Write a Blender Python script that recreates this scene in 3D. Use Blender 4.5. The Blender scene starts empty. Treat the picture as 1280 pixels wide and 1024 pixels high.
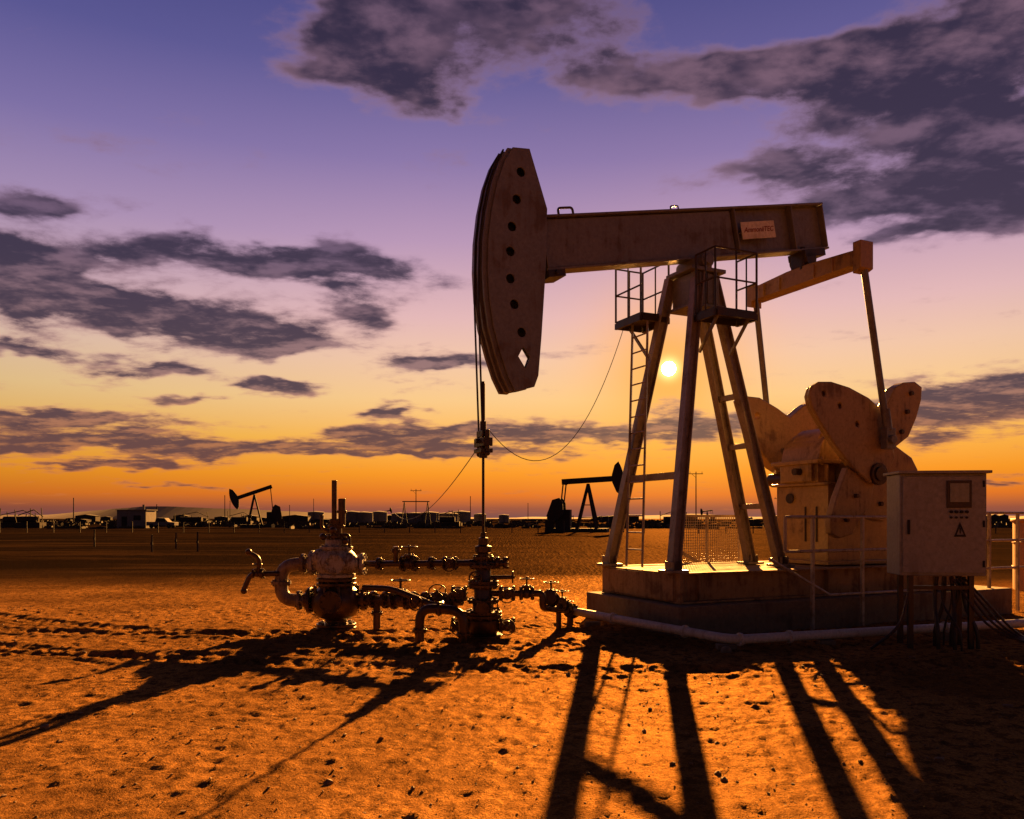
import bpy, bmesh, math, random
import numpy as np
from mathutils import Vector, Matrix, noise
random.seed(7); np.random.seed(7)
scene = bpy.context.scene
H = 1.7
# ------------------------------------------------------------------ camera
cam_d = bpy.data.cameras.new("camera"); cam = bpy.data.objects.new("camera", cam_d)
scene.collection.objects.link(cam); scene.camera = cam
cam.location = (0, 0, H); cam.rotation_euler = (math.radians(90), 0, 0)
cam_d.sensor_width = 36; cam_d.lens = 28.125; cam_d.shift_y = 136/1280
cam_d.clip_start = 0.1; cam_d.clip_end = 20000
scene.view_settings.view_transform = 'Standard'
try: scene.view_settings.look = 'None'
except Exception: pass
scene.view_settings.exposure = 0
SUN = Vector((0.196, 1.0, 0.187)).normalized()
LAMP = Vector((0.196, 1.0, 0.30)).normalized()
# ------------------------------------------------------------------ node helpers
class NT:
    def __init__(s, tree): s.t = tree; s.n = tree.nodes; s.l = tree.links
    def put(s, sock, v):
        if isinstance(v, bpy.types.NodeSocket): s.l.new(v, sock)
        else: sock.default_value = v
    def m(s, op, a, b=None, c=None, clamp=False):
        n = s.n.new('ShaderNodeMath'); n.operation = op; n.use_clamp = clamp
        s.put(n.inputs[0], a)
        if b is not None: s.put(n.inputs[1], b)
        if c is not None: s.put(n.inputs[2], c)
        return n.outputs[0]
    def v(s, op, a, b=None, out=0):
        n = s.n.new('ShaderNodeVectorMath'); n.operation = op
        s.put(n.inputs[0], a)
        if b is not None: s.put(n.inputs[1], b)
        return n.outputs[1] if out == 1 else n.outputs[0]
    def comb(s, x, y, z):
        n = s.n.new('ShaderNodeCombineXYZ')
        for i, q in enumerate((x, y, z)): s.put(n.inputs[i], q)
        return n.outputs[0]
    def sep(s, v):
        n = s.n.new('ShaderNodeSeparateXYZ'); s.put(n.inputs[0], v); return n.outputs
    def noise(s, vec, scale, detail=6, rough=0.55, dist=0.0, col=False):
        n = s.n.new('ShaderNodeTexNoise'); s.put(n.inputs['Vector'], vec)
        n.inputs['Scale'].default_value = scale; n.inputs['Detail'].default_value = detail
        n.inputs['Roughness'].default_value = rough; n.inputs['Distortion'].default_value = dist
        return n.outputs['Color'] if col else n.outputs[0]
    def mr(s, v, a, b, c=0.0, d=1.0, smooth=True):
        n = s.n.new('ShaderNodeMapRange'); n.interpolation_type = 'SMOOTHSTEP' if smooth else 'LINEAR'
        s.put(n.inputs[0], v)
        for i, q in enumerate((a, b, c, d)): s.put(n.inputs[i+1], q)
        return n.outputs[0]
    def mix(s, f, a, b, bt='MIX'):
        n = s.n.new('ShaderNodeMix'); n.data_type = 'RGBA'; n.blend_type = bt
        s.put(n.inputs[0], f)
        s.put(n.inputs[6], a if isinstance(a, bpy.types.NodeSocket) else (*a, 1)); s.put(n.inputs[7], b if isinstance(b, bpy.types.NodeSocket) else (*b, 1))
        return n.outputs[2]
    def ramp(s, f, stops):
        n = s.n.new('ShaderNodeValToRGB'); s.put(n.inputs[0], f)
        e = n.color_ramp.elements
        e[0].position = stops[0][0]; e[0].color = (*stops[0][1], 1)
        e[1].position = stops[-1][0]; e[1].color = (*stops[-1][1], 1)
        for p, c in stops[1:-1]:
            k = e.new(p); k.color = (*c, 1)
        return n.outputs[0]
def lin(c):
    return tuple(((v/255+0.055)/1.055)**2.4 if v > 10 else v/255/12.92 for v in c)
# ------------------------------------------------------------------ world
w = bpy.data.worlds.new("World"); scene.world = w; w.use_nodes = True
try:
    w.cycles.sampling_method = 'MANUAL'; w.cycles.sample_map_resolution = 256
except Exception: pass
w.node_tree.nodes.clear(); N = NT(w.node_tree)
tc = N.n.new('ShaderNodeTexCoord'); D = N.v('NORMALIZE', tc.outputs['Generated'])
x, y, z = N.sep(D)
az = N.m('MULTIPLY', N.m('ARCTAN2', x, y), 57.29578)
el = N.m('MULTIPLY', N.m('ARCSINE', z), 57.29578)
base = N.ramp(N.m('DIVIDE', el, 60.0, clamp=True), [
    (0.0, lin((116, 72, 74))), (0.7/60, lin((156, 82, 60))), (1.6/60, lin((228, 116, 34))), (3.2/60, lin((250, 152, 34))),
    (5.6/60, lin((254, 184, 78))), (8.4/60, lin((250, 202, 138))), (11.2/60, lin((242, 198, 168))), (14/60, lin((228, 184, 184))),
    (19/60, lin((186, 152, 184))), (24/60, lin((140, 120, 170))), (29/60, lin((100, 93, 150))), (34/60, lin((74, 74, 132))),
    (42/60, lin((38, 39, 76))), (1.0, lin((25, 26, 50)))])
daz = N.m('DIVIDE', N.m('ABSOLUTE', N.m('SUBTRACT', az, 11.0)), 180.0, clamp=True)
azr = N.ramp(daz, [(0, (1.02, 1.0, .98)), (0.1, (1, 1, 1)), (0.25, (.76, .84, .93)), (0.42, (.18, .20, .27)), (1.0, (.11, .12, .17))])
sky = N.mix(1.0, base, azr, 'MULTIPLY')
dp = N.v('DOT_PRODUCT', D, tuple(SUN), out=1)
c = N.m('SUBTRACT', 1.0, dp)
def addglow(cur, k, amp, col):
    g = N.m('MULTIPLY', N.m('EXPONENT', N.m('MULTIPLY', c, -1.0/k)), amp)
    vec = N.comb(N.m('MULTIPLY', g, col[0]), N.m('MULTIPLY', g, col[1]), N.m('MULTIPLY', g, col[2]))
    return N.v('ADD', cur, vec)
# the haze close to the sun turns the sky golden
gold = N.m('MULTIPLY', N.m('EXPONENT', N.m('MULTIPLY', c, -1.0/0.0035)), .85)
sky = N.mix(gold, sky, lin((252, 168, 52)))
# clouds
warp = N.noise(N.comb(N.m('MULTIPLY', az, .16), N.m('MULTIPLY', el, .4), 0.0), 1.0, 3, .6, 0, True)
AE = N.v('ADD', N.comb(az, el, 0.0), N.v('MULTIPLY', N.v('SUBTRACT', warp, (.5, .5, .5)), (10.0, 3.4, 0)))
blobs = [(560,55,180,52,.95),(450,60,90,60,.85),(650,10,180,42,.85),(540,112,80,28,.85),(730,85,80,30,.65),
 (890,104,130,32,1.0),(1040,92,140,38,1.15),(1190,85,130,80,1.25),(1265,40,80,130,1.2),(1190,215,110,46,1.25),(1255,258,80,32,1.15),
 (970,215,100,32,1.2),(1040,262,100,22,1.0),(1130,298,85,12,.95),(1010,155,80,26,.7),
 (15,258,65,22,1.1),(40,318,110,17,1.1),(250,318,180,22,1.1),(400,335,140,26,1.1),(60,372,150,30,1.15),(210,398,180,34,1.2),
 (320,425,100,20,1.0),(452,395,45,18,1.0),(190,457,80,11,1.1),(340,482,70,9,1.2),(545,450,75,15,1.2),
 (230,503,50,7,1.2),(490,510,45,9,1.2),(50,518,190,16,1.25),(240,556,260,16,1.3),(490,542,95,13,1.2),(660,540,160,17,1.2),
 (25,548,100,11,1.15),(1200,508,160,35,1.3),(900,532,120,18,1.15),(170,578,70,6,1.1),(680,440,50,12,.6),(230,603,70,4,1.0),
 (60,582,90,5,1.0),(1220,605,120,6,1.0),(540,566,200,6,1.0),(20,432,70,9,1.0)]
mask = None
for (bx, by, rx, ry, wt) in blobs:
    u = (bx-640)/1000; v = (648-by)/1000; r = math.hypot(u, 1)
    a0 = math.degrees(math.atan2(u, 1)); e0 = math.degrees(math.atan2(v, r))
    ra = math.degrees(rx/1000/(1+u*u)); re = math.degrees(ry/1000/r/(1+(v/r)**2))
    q = N.v('MULTIPLY', N.v('SUBTRACT', AE, (a0, e0, 0)), (1/ra, 1/re, 0))
    g = N.m('MULTIPLY', N.m('EXPONENT', N.m('MULTIPLY', N.v('DOT_PRODUCT', q, q, out=1), -1.0)), wt)
    mask = g if mask is None else N.m('ADD', mask, g)
mask = N.m('MINIMUM', mask, 1.15)
zz = N.m('ADD', N.m('MAXIMUM', z, 0.0), 0.13)
P = N.comb(N.m('MULTIPLY', N.m('DIVIDE', x, zz), .85), N.m('DIVIDE', y, zz), 0.0)
P2 = N.v('ADD', P, (.02, .10, 0.0))
f1 = N.noise(P, 4.0, 8, .63, .12)
f1o = N.noise(P2, 4.0, 4, .63, .0)
f2 = N.noise(P, 1.5, 1, .5, 0)
fb = N.m('ADD', N.m('MULTIPLY', f1, .78), N.m('MULTIPLY', f2, .22))
raw = N.m('SUBTRACT', N.m('ADD', mask, N.m('MULTIPLY', N.m('SUBTRACT', fb, .5), 3.6)), .33)
alpha = N.mr(raw, -.12, .62)
core = N.mr(raw, .05, .75)
ccore = N.ramp(N.m('DIVIDE', el, 40.0, clamp=True), [(0, lin((110, 60, 50))), (.1, lin((100, 66, 68))), (.2, lin((76, 58, 74))), (.4, lin((54, 46, 68))), (.7, lin((52, 43, 64))), (1, lin((50, 42, 65)))])
cedge = N.ramp(N.m('DIVIDE', el, 40.0, clamp=True), [(0, lin((200, 104, 50))), (.12, lin((222, 142, 86))), (.25, lin((198, 150, 142))), (.45, lin((138, 110, 138))), (.7, lin((158, 120, 138))), (1, lin((122, 96, 130)))])
lit = N.mr(N.m('SUBTRACT', f1, f1o), -.04, .20, 0, .5, True)
ccol = N.mix(N.m('MULTIPLY', core, N.m('SUBTRACT', 1.0, lit)), cedge, ccore)
sky = N.mix(N.m('MULTIPLY', alpha, .96), sky, ccol)
sky = addglow(sky, 0.008, 0.08, (1.0, .55, .12))
sky = addglow(sky, 0.00006, 1.6, (1.0, .75, .30))
disc = N.m('MULTIPLY', N.m('GREATER_THAN', dp, math.cos(math.radians(.48))), 40.0)
sky = N.v('ADD', sky, N.comb(disc, N.m('MULTIPLY', disc, .9), N.m('MULTIPLY', disc, .65)))
sky = N.mix(N.mr(el, -1.5, -.2), (.03, .02, .016), sky)
bg = N.n.new('ShaderNodeBackground'); N.l.new(sky, bg.inputs[0]); bg.inputs[1].default_value = 1.0
nis = N.n.new('ShaderNodeTexSky'); nis.sky_type = 'NISHITA'; nis.sun_disc = False
nis.sun_elevation = math.asin(SUN.z); nis.sun_rotation = math.atan2(SUN.x, SUN.y)
bg2 = N.n.new('ShaderNodeBackground'); N.l.new(nis.outputs[0], bg2.inputs[0]); bg2.inputs[1].default_value = .0006
ad = N.n.new('ShaderNodeAddShader'); N.l.new(bg.outputs[0], ad.inputs[0]); N.l.new(bg2.outputs[0], ad.inputs[1])
wo = N.n.new('ShaderNodeOutputWorld'); N.l.new(ad.outputs[0], wo.inputs[0])
# ------------------------------------------------------------------ sun
ld = bpy.data.lights.new("sun", 'SUN'); ld.energy = 24; ld.angle = math.radians(.5); ld.color = (1.0, .43, .09)
lo = bpy.data.objects.new("sun", ld); scene.collection.objects.link(lo)
lo.rotation_euler = LAMP.to_track_quat('Z', 'Y').to_euler(); lo.location = (10, 40, 15)
# ------------------------------------------------------------------ materials
def mat_paint(name, base, dirt=(.10, .055, .03), amt=.5, rough=.5, metal=0.0, scale=2.0, bump=.15, streak=True):
    m = bpy.data.materials.new(name); m.use_nodes = True; m.node_tree.nodes.clear(); n = NT(m.node_tree)
    t = n.n.new('ShaderNodeTexCoord').outputs['Object']
    a = n.noise(t, scale, 5, .65, .4)
    st = n.noise(n.v('MULTIPLY', t, (6, 6, .7)), scale, 3, .6)
    b = n.noise(t, scale*9, 4, .7)
    f = n.m('ADD', n.m('MULTIPLY', a, .5), n.m('ADD', n.m('MULTIPLY', st, .25 if streak else 0.0), n.m('MULTIPLY', b, .25)))
    f = n.mr(f, .56-.14*amt, .66-.10*amt)
    f = n.m('MULTIPLY', f, min(1, .6+amt*.4))
    col = n.mix(f, base, dirt)
    v = n.mr(b, .3, .75, .7, 1.2, False)
    col = n.mix(1.0, col, n.comb(v, v, v), 'MULTIPLY')
    p = n.n.new('ShaderNodeBsdfPrincipled'); n.l.new(col, p.inputs['Base Color'])
    n.put(p.inputs['Roughness'], n.mr(f, 0, 1, rough, min(1, rough+.3), False)); p.inputs['Metallic'].default_value = metal
    bp = n.n.new('ShaderNodeBump'); bp.inputs['Strength'].default_value = bump; bp.inputs['Distance'].default_value = .02
    n.l.new(b, bp.inputs['Height']); n.l.new(bp.outputs[0], p.inputs['Normal'])
    o = n.n.new('ShaderNodeOutputMaterial'); n.l.new(p.outputs[0], o.inputs[0]); return m
M_head = mat_paint("head_paint", (.155, .155, .17), (.075, .05, .042), .45, .36)
M_beam = mat_paint("beam_paint", (.155, .148, .15), (.065, .045, .035), .45, .36)
M_frame = mat_paint("frame_paint", (.25, .205, .16), (.085, .05, .03), .45, .34)
M_gear = mat_paint("gear_paint_with_bounce", (.34, .215, .085), (.10, .052, .025), .45, .38)  # yellowish base colour has warm bounce light from the ground painted in
M_base = mat_paint("skid_paint", (.30, .19, .085), (.10, .055, .025), .6, .8)
M_conc = mat_paint("concrete", (.18, .13, .085), (.09, .06, .04), .5, .9, bump=.4)
M_dark = mat_paint("dark_iron", (.045, .034, .028), (.09, .042, .02), .5, .36, .4, 5)
M_iron = mat_paint("oiled_bronze", (.085, .05, .03), (.035, .022, .014), .55, .32, .5, 5)
M_valve = mat_paint("grimy_white_valve", (.38, .35, .31), (.08, .045, .028), .75, .5, 0, 6)
M_pipe = mat_paint("cream_pipe", (.38, .32, .26), (.14, .09, .055), .5, .40, 0, 4)
M_loop = mat_paint("grimy_loop_pipe", (.22, .165, .12), (.08, .048, .028), .65, .40, 0, 5)
M_line = mat_paint("pale_line_pipe", (.56, .52, .46), (.32, .25, .19), .35, .45, 0, 3)
M_cable = mat_paint("steel_cable", (.04, .032, .028), (.07, .035, .02), .4, .5, .5)
M_black = mat_paint("black_void", (.012, .010, .010), (.02, .012, .01), .3, .8)
M_cab = mat_paint("cabinet_paint", (.25, .245, .25), (.16, .13, .115), .3, .38)
M_sign = mat_paint("sign_plate", (.62, .58, .52), (.35, .28, .22), .3, .5)
M_red = mat_paint("sign_ink", (.22, .05, .03), (.2, .08, .04), .2, .6)
M_screen = mat_paint("meter_glass", (.25, .26, .24), (.15, .15, .14), .2, .15)
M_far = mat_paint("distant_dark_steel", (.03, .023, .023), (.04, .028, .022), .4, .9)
M_farw = mat_paint("distant_light_paint", (.17, .155, .16), (.10, .08, .075), .4, .9)
M_far_o = mat_paint("ochre_tank_paint", (.50, .24, .05), (.28, .12, .04), .4, .6)
M_wood = mat_paint("weathered_wood", (.05, .036, .028), (.04, .026, .02), .5, .8)
# ------------------------------------------------------------------ mesh builder
class B:
    def __init__(s): s.bm = bmesh.new()
    def quadbox(s, P8):
        v = [s.bm.verts.new(p) for p in P8]
        for f in ((0,1,2,3),(7,6,5,4),(0,4,5,1),(1,5,6,2),(2,6,7,3),(3,7,4,0)): s.bm.faces.new([v[i] for i in f])
    def obox(s, c, ax, half):
        c = Vector(c); a, b, k = [Vector(q)*h for q, h in zip(ax, half)]
        s.quadbox([c-a-b-k, c+a-b-k, c+a+b-k, c-a+b-k, c-a-b+k, c+a-b+k, c+a+b+k, c-a+b+k])
    def bar(s, p0, p1, w, h, up=(0, 0, 1)):
        p0 = Vector(p0); p1 = Vector(p1); d = (p1-p0); L = d.length; d.normalize()
        u = Vector(up); side = d.cross(u)
        if side.length < 1e-4: side = d.cross(Vector((1, 0, 0)))
        side.normalize(); u = side.cross(d).normalized()
        s.obox((p0+p1)/2, (d, side, u), (L/2, w/2, h/2))
    def ibeam(s, p0, p1, w, h, t, side):
        p0 = Vector(p0); p1 = Vector(p1); d = (p1-p0).normalized(); L = (p1-p0).length
        sd = Vector(side); sd = (sd - d*sd.dot(d)).normalized(); n = sd.cross(d).normalized(); c = (p0+p1)/2
        s.obox(c, (d, sd, n), (L/2, t/2, h/2-t-.001))
        for q in (1, -1): s.obox(c+n*q*(h/2-t/2), (d, sd, n), (L/2, w/2, t/2))
    def cyl(s, p0, p1, r, r2=None, seg=14):
        p0 = Vector(p0); p1 = Vector(p1); r2 = r if r2 is None else r2
        d = (p1-p0).normalized(); a = d.orthogonal().normalized(); b = d.cross(a)
        A = []; C = []
        for i in range(seg):
            t = 2*math.pi*i/seg; o = a*math.cos(t)+b*math.sin(t)
            A.append(s.bm.verts.new(p0+o*r)); C.append(s.bm.verts.new(p1+o*r2))
        for i in range(seg):
            j = (i+1) % seg; s.bm.faces.new((A[i], A[j], C[j], C[i]))
        s.bm.faces.new(A[::-1]); s.bm.faces.new(C)
    def lathe(s, origin, d, prof, seg=20):
        origin = Vector(origin); d = Vector(d).normalized(); a = d.orthogonal().normalized(); b = d.cross(a); prev = None
        for (h, r) in prof:
            ring = [s.bm.verts.new(origin+d*h+(a*math.cos(2*math.pi*i/seg)+b*math.sin(2*math.pi*i/seg))*max(r, .001)) for i in range(seg)]
            if prev:
                for i in range(seg):
                    j = (i+1) % seg; s.bm.faces.new((prev[i], prev[j], ring[j], ring[i]))
            else: s.bm.faces.new(ring[::-1])
            prev = ring
        s.bm.faces.new(prev)
    def ball(s, c, r, sc=(1, 1, 1)):
        m = Matrix.Translation(c) @ Matrix.Diagonal((*[r*q for q in sc], 1))
        bmesh.ops.create_uvsphere(s.bm, u_segments=16, v_segments=10, radius=1, matrix=m)
    def sweep(s, pts, r, seg=12, closed=False):
        pts = [Vector(p) for p in pts]; n = len(pts); rings = []; a = None
        for i, p in enumerate(pts):
            if closed: t = pts[(i+1) % n]-pts[i-1]
            else: t = pts[min(i+1, n-1)]-pts[max(i-1, 0)]
            t.normalize()
            a = t.orthogonal().normalized() if a is None else (a-t*a.dot(t)).normalized()
            b = t.cross(a)
            rings.append([s.bm.verts.new(p+(a*math.cos(2*math.pi*k/seg)+b*math.sin(2*math.pi*k/seg))*r) for k in range(seg)])
        for i in range(n if closed else n-1):
            A = rings[i]; C = rings[(i+1) % n]
            for k in range(seg):
                j = (k+1) % seg; s.bm.faces.new((A[k], A[j], C[j], C[k]))
        if not closed: s.bm.faces.new(rings[0][::-1]); s.bm.faces.new(rings[-1])
    def pipe(s, pts, r, bend=.15, seg=14):
        pts = [Vector(p) for p in pts]; out = [pts[0]]
        for i in range(1, len(pts)-1):
            p = pts[i]; a = pts[i-1]-p; b = pts[i+1]-p
            q = min(bend, a.length*.48, b.length*.48); A = p+a.normalized()*q; C = p+b.normalized()*q
            for k in range(7):
                t = k/6; out.append(A*(1-t)**2+p*2*t*(1-t)+C*t*t)
        out.append(pts[-1]); s.sweep(out, r, seg)
    def flange(s, p, d, r, t=.035, bolts=8):
        p = Vector(p); d = Vector(d).normalized(); s.cyl(p-d*t/2, p+d*t/2, r, seg=18)
        a = d.orthogonal().normalized(); b = d.cross(a)
        for i in range(bolts):
            th = 2*math.pi*i/bolts; o = (a*math.cos(th)+b*math.sin(th))*r*.8
            s.cyl(p+o-d*t*1.1, p+o+d*t*1.1, r*.09+.004, seg=6)
    def wheel(s, c, nrm, R, r=.012):
        c = Vector(c); nrm = Vector(nrm).normalized(); a = nrm.orthogonal().normalized(); b = nrm.cross(a)
        s.sweep([c+(a*math.cos(2*math.pi*i/20)+b*math.sin(2*math.pi*i/20))*R for i in range(20)], r, 6, True)
        for i in range(4):
            th = math.pi*i/2; s.cyl(c, c+(a*math.cos(th)+b*math.sin(th))*R, r*.7, seg=6)
        s.cyl(c-nrm*.03, c+nrm*.03, r*2, seg=8)
    def valve(s, p, d, up, r, wheel=True, ln=None):
        p = Vector(p); d = Vector(d).normalized(); up = Vector(up).normalized(); ln = ln or r*3.2
        s.ball(p, r*1.55); s.cyl(p-d*ln*.5, p+d*ln*.5, r*1.15)
        s.flange(p-d*ln*.5, d, r*2.0, r*.5); s.flange(p+d*ln*.5, d, r*2.0, r*.5)
        s.cyl(p, p+up*r*2.4, r*.9, r*.7); s.flange(p+up*r*2.0, up, r*1.4, r*.4, 6)
        s.cyl(p+up*r*2.4, p+up*r*4.4, r*.28, seg=8)
        if wheel: s.wheel(p+up*r*4.2, up, r*2.0, r*.16)
    def prism(s, loop, ext):
        ext = Vector(ext); v0 = [s.bm.verts.new(p) for p in loop]; v1 = [s.bm.verts.new(Vector(p)+ext) for p in loop]
        s.bm.faces.new(v0[::-1]); s.bm.faces.new(v1); n = len(loop)
        for i in range(n):
            j = (i+1) % n; s.bm.faces.new((v0[i], v0[j], v1[j], v1[i]))
    def plate(s, outer, holes, ext):
        b2 = bmesh.new(); es = []
        for lp in [outer]+holes:
            vs = [b2.verts.new(p) for p in lp]
            for i in range(len(vs)): es.append(b2.edges.new((vs[i], vs[(i+1) % len(vs)])))
        bmesh.ops.triangle_fill(b2, use_beauty=True, edges=es)
        r = bmesh.ops.extrude_face_region(b2, geom=list(b2.faces))
        for v in [g for g in r['geom'] if isinstance(g, bmesh.types.BMVert)]: v.co += Vector(ext)
        me = bpy.data.meshes.new("tmp"); b2.to_mesh(me); b2.free(); s.bm.from_mesh(me); bpy.data.meshes.remove(me)
    def done(s, name, mat, parent=None, bevel=0.0, smooth=True):
        bmesh.ops.recalc_face_normals(s.bm, faces=s.bm.faces)
        if smooth:
            for f in s.bm.faces: f.smooth = True
            for e in s.bm.edges:
                if len(e.link_faces) != 2 or e.calc_face_angle(0) > math.radians(38): e.smooth = False
        me = bpy.data.meshes.new(name); s.bm.to_mesh(me); s.bm.free(); me.materials.append(mat)
        o = bpy.data.objects.new(name, me); scene.collection.objects.link(o)
        if parent:
            o.parent = parent; o.matrix_parent_inverse = Matrix.Translation(-parent.location)
        if bevel:
            m = o.modifiers.new("bevel", 'BEVEL'); m.width = bevel; m.segments = 2; m.limit_method = 'ANGLE'; m.angle_limit = math.radians(40)
        return o
def empty(name, loc):
    e = bpy.data.objects.new(name, None); e.location = loc; e.empty_display_size = .5; scene.collection.objects.link(e); return e
# ------------------------------------------------------------------ numpy noise
def vn(X, Y, seed=0):
    xi = np.floor(X).astype(np.int64); yi = np.floor(Y).astype(np.int64); fx = X-xi; fy = Y-yi
    fx = fx*fx*(3-2*fx); fy = fy*fy*(3-2*fy)
    def h(a, b):
        n = (a*374761393+b*668265263+seed*1442695041) & 0xffffffff; n = ((n ^ (n >> 13))*1274126177) & 0xffffffff
        return ((n ^ (n >> 16)) & 0xffff)/65535.0
    return (h(xi, yi)*(1-fx)+h(xi+1, yi)*fx)*(1-fy)+(h(xi, yi+1)*(1-fx)+h(xi+1, yi+1)*fx)*fy
def rot(X, Y, a): return X*math.cos(a)-Y*math.sin(a), X*math.sin(a)+Y*math.cos(a)
def ground_h(X, Y):
    near = 1/(1+(np.hypot(X, Y-8)/30)**2)
    hgt = .07*(vn(X*.12, Y*.12, 1)-.5)*near
    a, b = rot(X, Y, .6); hgt += .016*(vn(a*.8+5, b*.8, 2)-.5)
    a, b = rot(X, Y, 1.1); hgt += .016*(vn(a*2.6, b*2.6, 3)-.5)
    a, b = rot(X, Y, .3); hgt += .024*np.clip(vn(a*6.5, b*6.5, 4)-.40, 0, 1)
    a, b = rot(X, Y, 2.0); hgt += .026*np.clip(vn(a*11, b*11, 5)-.45, 0, 1)
    a, b = rot(X, Y, 2.7); hgt += .022*np.clip(vn(a*18, b*18, 6)-.45, 0, 1)
    patch = np.clip(vn(X*.5, Y*.7, 8)*2-.7, 0, 1)
    a, b = rot(X, Y, 1.5); hgt += .04*patch*np.clip(vn(a*13, b*13, 7)-.66, 0, 1)
    for cx, cy, R in ((1.5, 30.0, 21.2), (1.5, 30.0, 19.3), (-4.0, 26.0, 16.2), (-4.0, 26.0, 14.4)):
        r = np.hypot(X-cx, Y-cy)-R; a = np.arctan2(Y-cy, X-cx)*R
        m = np.exp(-(r/.2)**4); hgt += m*(-.022+.009*np.sign(np.sin(a*26+np.abs(r)*16)))+.018*np.exp(-((np.abs(r)-.3)/.08)**2)
    return hgt
def axis(a, b, step, lo, hi, g=1.06):
    c = list(np.arange(a, b, step)); s = step; v = c[-1]
    while v < hi: s *= g; v += s; c.append(v)
    s = step; v = a; L = []
    while v > lo: s *= g; v -= s; L.append(v)
    return np.array(L[::-1]+c)
gx = axis(-8.5, 9.5, .028, -5000, 5000, 1.05); gy = axis(3.9, 14, .028, -600, 6000, 1.025)
X, Y = np.meshgrid(gx, gy); Z = ground_h(X, Y)
Z *= np.clip(1.2-np.hypot(X, Y)/300, 0, 1)
nx, ny = len(gx), len(gy)
me = bpy.data.meshes.new("ground")
co = np.stack([X, Y, Z], -1).reshape(-1, 3)
idx = np.arange(nx*ny).reshape(ny, nx)
q = np.stack([idx[:-1, :-1], idx[:-1, 1:], idx[1:, 1:], idx[1:, :-1]], -1).reshape(-1, 4)
me.vertices.add(len(co)); me.vertices.foreach_set('co', co.ravel())
me.loops.add(q.size); me.loops.foreach_set('vertex_index', q.ravel().astype(np.int32))
me.polygons.add(len(q)); me.polygons.foreach_set('loop_start', (np.arange(len(q))*4).astype(np.int32))
me.polygons.foreach_set('use_smooth', np.ones(len(q), bool)); me.update(); me.validate()
gm = bpy.data.materials.new("sandy_ground"); gm.use_nodes = True; gm.node_tree.nodes.clear(); n = NT(gm.node_tree)
pos = n.n.new('ShaderNodeNewGeometry').outputs['Position']; sx, sy, sz = n.sep(pos)
a = n.noise(pos, .45, 4, .6, .5); b = n.noise(pos, 8, 5, .74); c2 = n.noise(pos, 60, 4, .75)
stx = n.noise(n.v('MULTIPLY', pos, (.05, .25, 0)), 1.0, 5, .6, .6)
col = n.mix(n.mr(a, .36, .62), (.17, .078, .024), (.40, .19, .055))
col = n.mix(n.mr(b, .46, .60), col, (.085, .038, .015))
v = n.mr(c2, .35, .65, .35, 1.45, False); col = n.mix(1.0, col, n.comb(v, v, v), 'MULTIPLY')
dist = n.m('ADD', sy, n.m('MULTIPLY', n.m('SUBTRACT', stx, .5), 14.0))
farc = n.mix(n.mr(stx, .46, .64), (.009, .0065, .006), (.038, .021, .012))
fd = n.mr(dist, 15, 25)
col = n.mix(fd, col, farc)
p = n.n.new('ShaderNodeBsdfDiffuse'); n.l.new(col, p.inputs['Color']); p.inputs['Roughness'].default_value = .3
gl = n.n.new('ShaderNodeBsdfGlossy'); gl.inputs['Color'].default_value = (.95, .52, .18, 1); gl.inputs['Roughness'].default_value = .5
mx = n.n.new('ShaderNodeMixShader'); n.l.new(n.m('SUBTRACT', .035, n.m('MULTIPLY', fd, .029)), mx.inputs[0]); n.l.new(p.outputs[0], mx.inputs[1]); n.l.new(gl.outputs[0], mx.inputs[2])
bp = n.n.new('ShaderNodeBump'); bp.inputs['Strength'].default_value = 1.0; bp.inputs['Distance'].default_value = .055
n.l.new(n.m('ADD', n.m('MULTIPLY', b, .8), n.m('MULTIPLY', c2, .4)), bp.inputs['Height']); n.l.new(bp.outputs[0], p.inputs['Normal']); n.l.new(bp.outputs[0], gl.inputs['Normal'])
o = n.n.new('ShaderNodeOutputMaterial'); n.l.new(mx.outputs[0], o.inputs[0])
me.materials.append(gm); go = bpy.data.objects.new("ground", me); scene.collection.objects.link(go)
# pebbles
ico = bmesh.new(); bmesh.ops.create_icosphere(ico, subdivisions=1, radius=1); ico.verts.ensure_lookup_table()
iv = np.array([v.co[:] for v in ico.verts]); ifc = np.array([[v.index for v in f.verts] for f in ico.faces]); ico.free()
K = 20000; px = np.random.uniform(-10, 12, K); py = 3.8+np.random.power(1.0, K)*12
sz = .004+.005*np.random.pareto(3.2, K); sz = np.clip(sz, .004, .04); hz = ground_h(px, py)
allv = np.concatenate([np.array([px[i], py[i], hz[i]+sz[i]*.25])+iv*np.random.uniform(.6, 1.25, (len(iv), 1))*sz[i]*np.random.uniform(.7, 1.2, 3)*[1, 1, .7] for i in range(K)])
allf = np.concatenate([ifc+i*len(iv) for i in range(K)])
pm = bpy.data.meshes.new("gravel"); pm.from_pydata(allv.tolist(), [], allf.tolist())
pm.materials.append(mat_paint("gravel_stone", (.22, .12, .05), (.12, .06, .03), .5, .85, 0, 3))
scene.collection.objects.link(bpy.data.objects.new("gravel", pm))
# ------------------------------------------------------------------ pumpjack frame
PH = math.radians(25); CA, SA = math.cos(PH), math.sin(PH)
W0 = Vector((-.41, 11.4, 0)); A = Vector((CA, SA, 0)); L = Vector((SA, -CA, 0)); UP = Vector((0, 0, 1))
def T(d, s, z): return W0+A*d+L*s+UP*z
def pj(px, py, s):
    u = (px-640)/1000; d = (u*(11.4-CA*s)-(-.41+SA*s))/(CA-SA*u); yy = 11.4+SA*d-CA*s
    return d, H+(648-py)/1000*yy
def TP(px, py, s): d, z = pj(px, py, s); return T(d, s, z)
jack = empty("pumpjack", T(4.5, 0, 0))
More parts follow.
